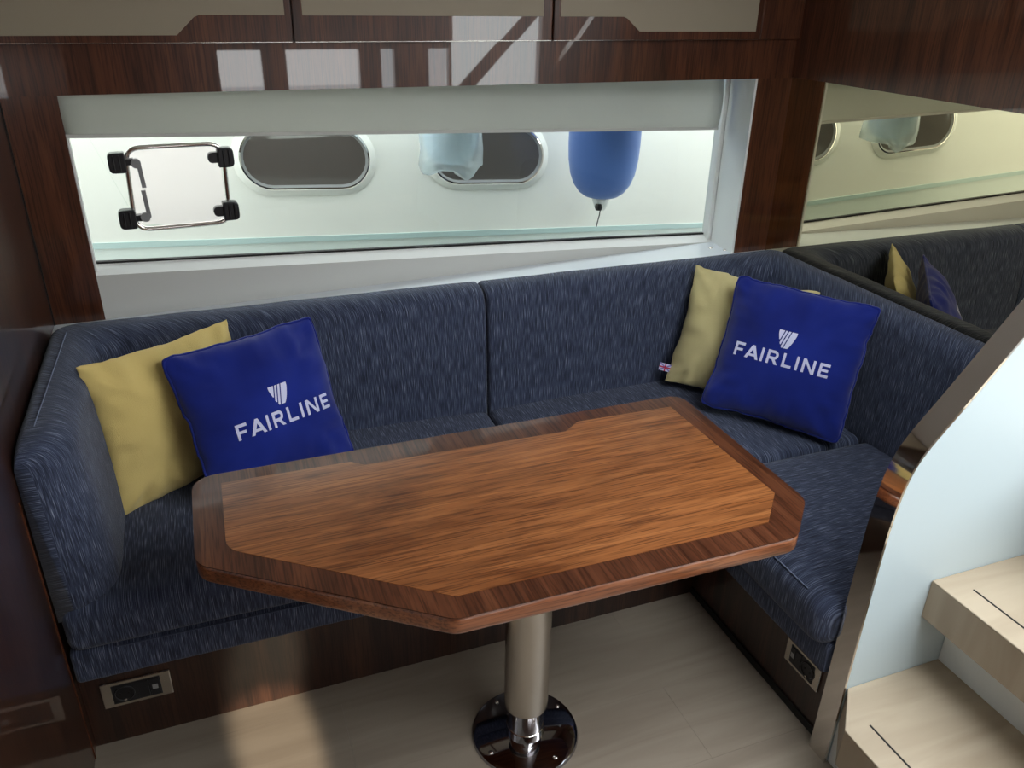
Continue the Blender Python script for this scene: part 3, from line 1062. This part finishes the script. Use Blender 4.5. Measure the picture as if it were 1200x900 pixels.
def cushion_fn(S, T, seed, pinch=0.065, soft=0.05):
    def outline(u, v):
        k = 1 - soft * (abs(u) * abs(v)) ** 9
        x = S / 2 * u * (1 - pinch * (1 - v * v)) * k
        z = S / 2 * v * (1 - pinch * (1 - u * u)) * k
        return x, z

    def surf(u, v, side):
        x, z = outline(u, v)
        b = max(0.0, (1 - abs(u) ** 2.4) * (1 - abs(v) ** 2.4))
        h = T * b ** 0.58
        e = max(abs(u), abs(v))
        q = Vector((u * 2.2 + seed, v * 2.2, seed + side))
        h += 0.012 * noise.noise(q) * b ** 0.5
        # puckers running in from the seam, strongest near the corners
        ed = max(0.0, e - 0.45) / 0.55
        t = u if abs(v) > abs(u) else v
        h += 0.017 * ed * b ** 0.35 * noise.noise(Vector((t * 6.5, seed * 3 + (1 if abs(v) > abs(u) else 5), e * 1.6 + side))) * 1.3
        cr = (abs(u) * abs(v)) ** 1.6
        h += 0.010 * cr * b ** 0.4 * math.sin((abs(u) - abs(v)) * 17 + seed)
        h = max(h, 0.0)
        wob = 0.006 * noise.noise(Vector((u * 3, v * 3, seed + 9))) + 0.0035 * ed * noise.noise(Vector((u * 9, v * 9, seed + 3)))
        return Vector((x + wob, -h if side < 0 else h * 0.8, z + wob))
    return surf


def scatter_cushion(c, yaw, lean, roll, S, T, m, label, seed, piping=None, name='scatter_cushion', N=44):
    surf = cushion_fn(S, T, seed, soft=0.045 if piping else 0.008)
    R3 = euler_m(yaw, lean, roll)
    c = Vector(c)
    t = thing(name, (0, 0, 0), label, 'cushion', 'scatter cushions on the corner sofa')
    t.matrix_world = Matrix.Translation(c) @ R3.to_4x4()
    bm = bmesh.new()
    tk = [math.sin(math.pi / 2 * (2 * i / N - 1)) for i in range(N + 1)]
    G = {}
    for side in (-1, 1):
        for i, u in enumerate(tk):
            for j, v in enumerate(tk):
                if side == 1 and (i in (0, N) or j in (0, N)):
                    G[side, i, j] = G[-1, i, j]
                else:
                    G[side, i, j] = bm.verts.new(surf(u, v, side))
    for side in (-1, 1):
        for i in range(N):
            for j in range(N):
                q = [G[side, i, j], G[side, i + 1, j], G[side, i + 1, j + 1], G[side, i, j + 1]]
                if side == 1:
                    q = q[::-1]
                bm.faces.new(q)
    me = bpy.data.meshes.new('cover')
    bm.to_mesh(me)
    bm.free()
    link('cover', me, m, t, True)
    if piping:
        loop = [surf(u, -1, -1) for u in tk[:-1]] + [surf(1, v, -1) for v in tk[:-1]] + [surf(u, 1, -1) for u in tk[:0:-1]] + [surf(-1, v, -1) for v in tk[:0:-1]]
        bm = tube(bmesh.new(), loop, 0.0042, 8, True)
        me = bpy.data.meshes.new('piping')
        bm.to_mesh(me)
        bm.free()
        link('piping', me, piping, t, True)
    return t, surf


# lettering: every letter is a set of bars on a 1-high grid
def bar(p, q, w):
    p, q = Vector(p), Vector(q)
    d = (q - p).normalized()
    nn = Vector((-d.y, d.x)) * w / 2
    return [p - nn, q - nn, q + nn, p + nn]


LW = 0.20
def letter(ch):
    h = LW / 2
    if ch == 'F':
        return 0.78, [[bar((h, 0), (h, 1), LW)], [bar((h, 1 - h), (0.78, 1 - h), LW)], [bar((h, 0.47), (0.68, 0.47), LW * 0.9)]]
    if ch == 'A':
        return 1.12, [[[(0, 0), (0.23, 0), (0.62, 0.82), (0.56, 1.0), (0.45, 1.0)]], [[(1.12, 0), (0.67, 1.0), (0.56, 1.0), (0.50, 0.82), (0.89, 0)]], [bar((0.28, 0.27), (0.86, 0.27), LW * 0.85)]]
    if ch == 'I':
        return LW, [[bar((h, 0), (h, 1), LW)]]
    if ch == 'R':
        bowl = []
        n_ = 10
        for k in range(n_):
            a0, a1 = math.pi / 2 - math.pi * k / n_, math.pi / 2 - math.pi * (k + 1) / n_
            ro_, ri_ = 0.33, 0.33 - LW
            cx, cy = 0.56, 0.67
            bowl.append([(cx + ri_ * math.cos(a0), cy + ri_ * math.sin(a0)), (cx + ri_ * math.cos(a1), cy + ri_ * math.sin(a1)), (cx + ro_ * math.cos(a1), cy + ro_ * math.sin(a1)), (cx + ro_ * math.cos(a0), cy + ro_ * math.sin(a0))])
        return 0.95, [[bar((h, 0), (h, 1), LW)], [bar((h, 1 - h), (0.57, 1 - h), LW)], [bar((h, 0.34 + h), (0.57, 0.34 + h), LW)], bowl, [[(0.40, 0.36), (0.66, 0.36), (0.95, 0.0), (0.69, 0.0)]]]
    if ch == 'L':
        return 0.76, [[bar((h, 0), (h, 1), LW)], [bar((h, h), (0.76, h), LW)]]
    if ch == 'N':
        return 0.98, [[bar((h, 0), (h, 1), LW)], [bar((0.98 - h, 0), (0.98 - h, 1), LW)], [[(0, 1), (0.22, 1), (0.98, 0), (0.76, 0)]]]
    if ch == 'E':
        return 0.78, [[bar((h, 0), (h, 1), LW)], [bar((h, 1 - h), (0.78, 1 - h), LW)], [bar((h, 0.5), (0.70, 0.5), LW * 0.9)], [bar((h, h), (0.78, h), LW)]]


def on_cushion(polys, surf, S, lift):
    """polygons in cushion metres laid on the swollen front of the cover"""
    bm = bmesh.new()
    for pl_ in polys:
        bm.faces.new([bm.verts.new((p[0], 0, p[1])) for p in pl_])
    bmesh.ops.triangulate(bm, faces=bm.faces[:])
    for _ in range(2):
        bmesh.ops.subdivide_edges(bm, edges=[e for e in bm.edges if e.calc_length() > 0.006], cuts=1)
        bmesh.ops.triangulate(bm, faces=bm.faces[:])
    for v in bm.verts:
        x, z = v.co.x, v.co.z
        u, w = x / (S / 2), z / (S / 2)
        for _ in range(4):
            p = surf(u, w, -1)
            u += (x - p.x) / (S / 2)
            w += (z - p.z) / (S / 2)
        p = surf(u, w, -1)
        v.co = Vector((x, p.y - lift, z))
    bmesh.ops.recalc_face_normals(bm, faces=bm.faces[:])
    for f in bm.faces:
        if f.normal.y > 0:
            f.normal_flip()
    return bm


def logo(parent, surf, S, cx, cz, width, cap, m):
    word = 'FAIRLINE'
    gap = 0.30
    adv = []
    x = 0.0
    for ch in word:
        w, parts = letter(ch)
        adv.append((x, ch))
        x += w + gap - (0.16 if ch in 'FA' else 0.0)
    total = x - gap
    sx = width / total
    for lift, (x0, ch) in enumerate(adv):
        w, parts = letter(ch)
        polys = [[(cx - width / 2 + (x0 + p[0]) * sx, cz - cap / 2 + p[1] * cap) for p in poly] for grp in parts for poly in grp]
        bm = on_cushion(polys, surf, S, 0.0016)
        me = bpy.data.meshes.new('letter')
        bm.to_mesh(me)
        bm.free()
        link('letter', me, m, parent)
    # shield: three slim stripes and a broad one, all slanting
    H_, Wd = 0.056, 0.052
    sz = cz + cap / 2 + 0.008

    def side(f):           # half width of the shield at height fraction f (0 foot, 1 top)
        return Wd / 2 * min(1.0, (max(f, 0.0) ** 0.47) * 1.08)
    cuts = [(-0.60, -0.27), (-0.21, -0.10), (-0.04, 0.08), (0.14, 1.4)]
    for a, b in cuts:
        left, right = [], []
        for k in range(13):
            f = k / 12
            sl = (f - 0.62) * 0.26
            xa = max(-side(f), min(side(f), (a + sl) * Wd - 0.002)) if a > -0.6 else -side(f)
            xb = max(-side(f), min(side(f), (b + sl) * Wd - 0.002))
            if xb - xa > 0.0006:
                topz = sz + f * H_
                left.append((cx + xa, topz))
                right.append((cx + xb, topz))
        polys = [[left[i], right[i], right[i + 1], left[i + 1]] for i in range(len(left) - 1)]
        if not polys:
            continue
        bm = on_cushion(polys, surf, S, 0.0016)
        me = bpy.data.meshes.new('shield_stripe')
        bm.to_mesh(me)
        bm.free()
        link('shield_stripe', me, m, parent)


scatter_cushion((-0.140, 2.040, 0.632), 31, 8, 0, 0.408, 0.058, M['yellow'], 'yellow woven cushion leaning against the arm by the glossy bulkhead', 1.7)
t, sf = scatter_cushion((0.078, 1.980, 0.634), 23, 24.5, -0.8, 0.42, 0.068, M['blue'], 'royal blue velvet cushion beside the arm, tilted behind the table corner, white shield print', 4.2, M['blue'])
logo(t, sf, 0.42, 0.022, -0.022, 0.268, 0.040, M['print'])
t, sf = scatter_cushion((1.544, 1.984, 0.643), -47, 21, 3.8, 0.395, 0.055, M['yellow_lit'], 'yellow cushion with a tiny flag tag in the corner by the mirror', 7.9)
# little flag tag sewn into its lower seam
ft = bpy.data.objects.new('flag_tag', None)
bpy.data.objects.remove(ft)
bm = bmesh.new()
box(bm, -0.225, -0.185, -0.004, -0.003, -0.165, -0.140)
me = bpy.data.meshes.new('flag_tag')
bm.to_mesh(me)
bm.free()
tg = link('flag_tag', me, M['print'], t)
bm = bmesh.new()
for q in (((-0.225, -0.165), (-0.185, -0.140)), ((-0.225, -0.140), (-0.185, -0.165))):
    b_ = bar(q[0], q[1], 0.004)
    prism([Vector((p.x, -0.0042, p.y)) for p in b_], (0, -0.0003, 0), bm=bm)
me = bpy.data.meshes.new('flag_cross')
bm.to_mesh(me)
bm.free()
link('flag_cross', me, M['flag_blue'], tg)
bm = bmesh.new()
for q in (((-0.225, -0.1525), (-0.185, -0.1525)), ((-0.205, -0.165), (-0.205, -0.140))):
    b_ = bar(q[0], q[1], 0.0045)
    prism([Vector((p.x, -0.0046, p.y)) for p in b_], (0, -0.0003, 0), bm=bm)
me = bpy.data.meshes.new('flag_cross')
bm.to_mesh(me)
bm.free()
link('flag_cross', me, M['flag_red'], tg)
t, sf = scatter_cushion((1.580, 1.790, 0.655), -46.7, 24, 4.1, 0.420, 0.066, M['blue'], 'royal blue velvet cushion with white shield print in the corner beside the mirror', 11.3, M['blue'])
logo(t, sf, 0.42, -0.012, -0.012, 0.275, 0.041, M['print'])

# ================================================================== STAIRS
YP0, YP1 = 0.985, 1.034
inner_c = [(1.196, 0.0), (1.198, 0.13), (1.199, 0.27), (1.200, 0.445), (1.2015, 0.597), (1.206, 0.699), (1.2185, 0.783), (1.2455, 0.846), (1.324, 0.946), (1.417, 1.066), (1.60, 1.305), (1.80, 1.57)]


def smooth_curve(pts, n_=6):
    out_ = []
    for i in range(len(pts) - 1):
        p0 = Vector(pts[max(i - 1, 0)]); p1 = Vector(pts[i]); p2 = Vector(pts[i + 1]); p3 = Vector(pts[min(i + 2, len(pts) - 1)])
        for k in range(n_):
            t_ = k / n_
            out_.append(0.5 * ((2 * p1) + (p2 - p0) * t_ + (2 * p0 - 5 * p1 + 4 * p2 - p3) * t_ * t_ + (3 * p1 - p0 - 3 * p2 + p3) * t_ ** 3))
    out_.append(Vector(pts[-1]))
    return out_


cv = smooth_curve(inner_c)
def stair_panel(y0, y1, label, trim_y0, trim_y1, tm):
    t = thing('stair_side_panel', (1.5, (y0 + y1) / 2, 0), label, 'panel')
    pts = [Vector((p.x + 0.003, y0, p.y)) for p in cv] + [Vector((2.6, y0, 1.65)), Vector((2.6, y0, 0.0))]
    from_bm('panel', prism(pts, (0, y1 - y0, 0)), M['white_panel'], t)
    bm = bmesh.new()
    th = 0.004
    rows_ = []
    for i, p in enumerate(cv):
        a = cv[max(i - 1, 0)]
        b = cv[min(i + 1, len(cv) - 1)]
        d = (b - a).normalized()
        nn = Vector((-d.y, d.x))
        if nn.x > 0:
            nn = -nn
        o_ = p + nn * 0.004
        i_ = p - nn * 0.0015
        rows_.append([bm.verts.new((q.x, y, q.y)) for q, y in ((o_, trim_y0), (o_, trim_y1), (i_, trim_y1), (i_, trim_y0))])
    for A, B in zip(rows_, rows_[1:]):
        for k in range(4):
            bm.faces.new([A[k], A[(k + 1) % 4], B[(k + 1) % 4], B[k]])
    bm.faces.new(rows_[0])
    bm.faces.new(rows_[-1][::-1])
    bmesh.ops.recalc_face_normals(bm, faces=bm.faces[:])
    tr = from_bm('edge_trim', bm, tm, t, True)
    md_ = tr.modifiers.new('sharp', 'EDGE_SPLIT')
    md_.split_angle = math.radians(40)
    return t


stair_panel(YP0, YP1, 'white curved stair panel edged with polished steel beside the sofa', YP0 - 0.003, YP1 + 0.001, M['chrome'])

st = thing('staircase', (1.5, 0.55, 0), 'pale oak steps with white risers rising beside the curved panel', 'stairs')
YA = 0.20


def tread(x0, x1, z0, z1, clip):
    if clip:
        pl_ = [(x0, YA), (x1, YA), (x1, YP0 - 0.001), (x0 + 0.088, YP0 - 0.001), (x0, YP0 - 0.092)]
    else:
        pl_ = [(x0, YA), (x1, YA), (x1, YP0 - 0.001), (x0, YP0 - 0.001)]
    o = from_bm('tread', prism([Vector((a, b, z1 - 0.004)) for a, b in pl_], (0, 0, 0.004), 0.0012, 1), M['step'], st)
    from_bm('nosing', prism([Vector((a, b, z0)) for a, b in pl_], (0, 0, z1 - z0 - 0.004)), M['step_y'], o)
    from_bm('grip_slot', nbox(x0 + 0.058, x0 + 0.0625, YA + 0.05, YP0 - 0.10 + (0.045 if not clip else 0), z1 - 0.001, z1 + 0.0006), M['seam_dark'], o)
    return o


tread(1.120, 1.480, 0.130, 0.235, True)
tread(1.372, 1.735, 0.396, 0.497, False)
tread(1.625, 1.98, 0.657, 0.760, False)
from_bm('riser', nbox(1.205, 1.23, YA, YP0 - 0.002, 0.0, 0.130), M['white'], st)
from_bm('riser', nbox(1.472, 1.49, YA, YP0 - 0.002, 0.235, 0.396), M['white'], st)
from_bm('riser', nbox(1.728, 1.745, YA, YP0 - 0.002, 0.497, 0.657), M['white'], st)
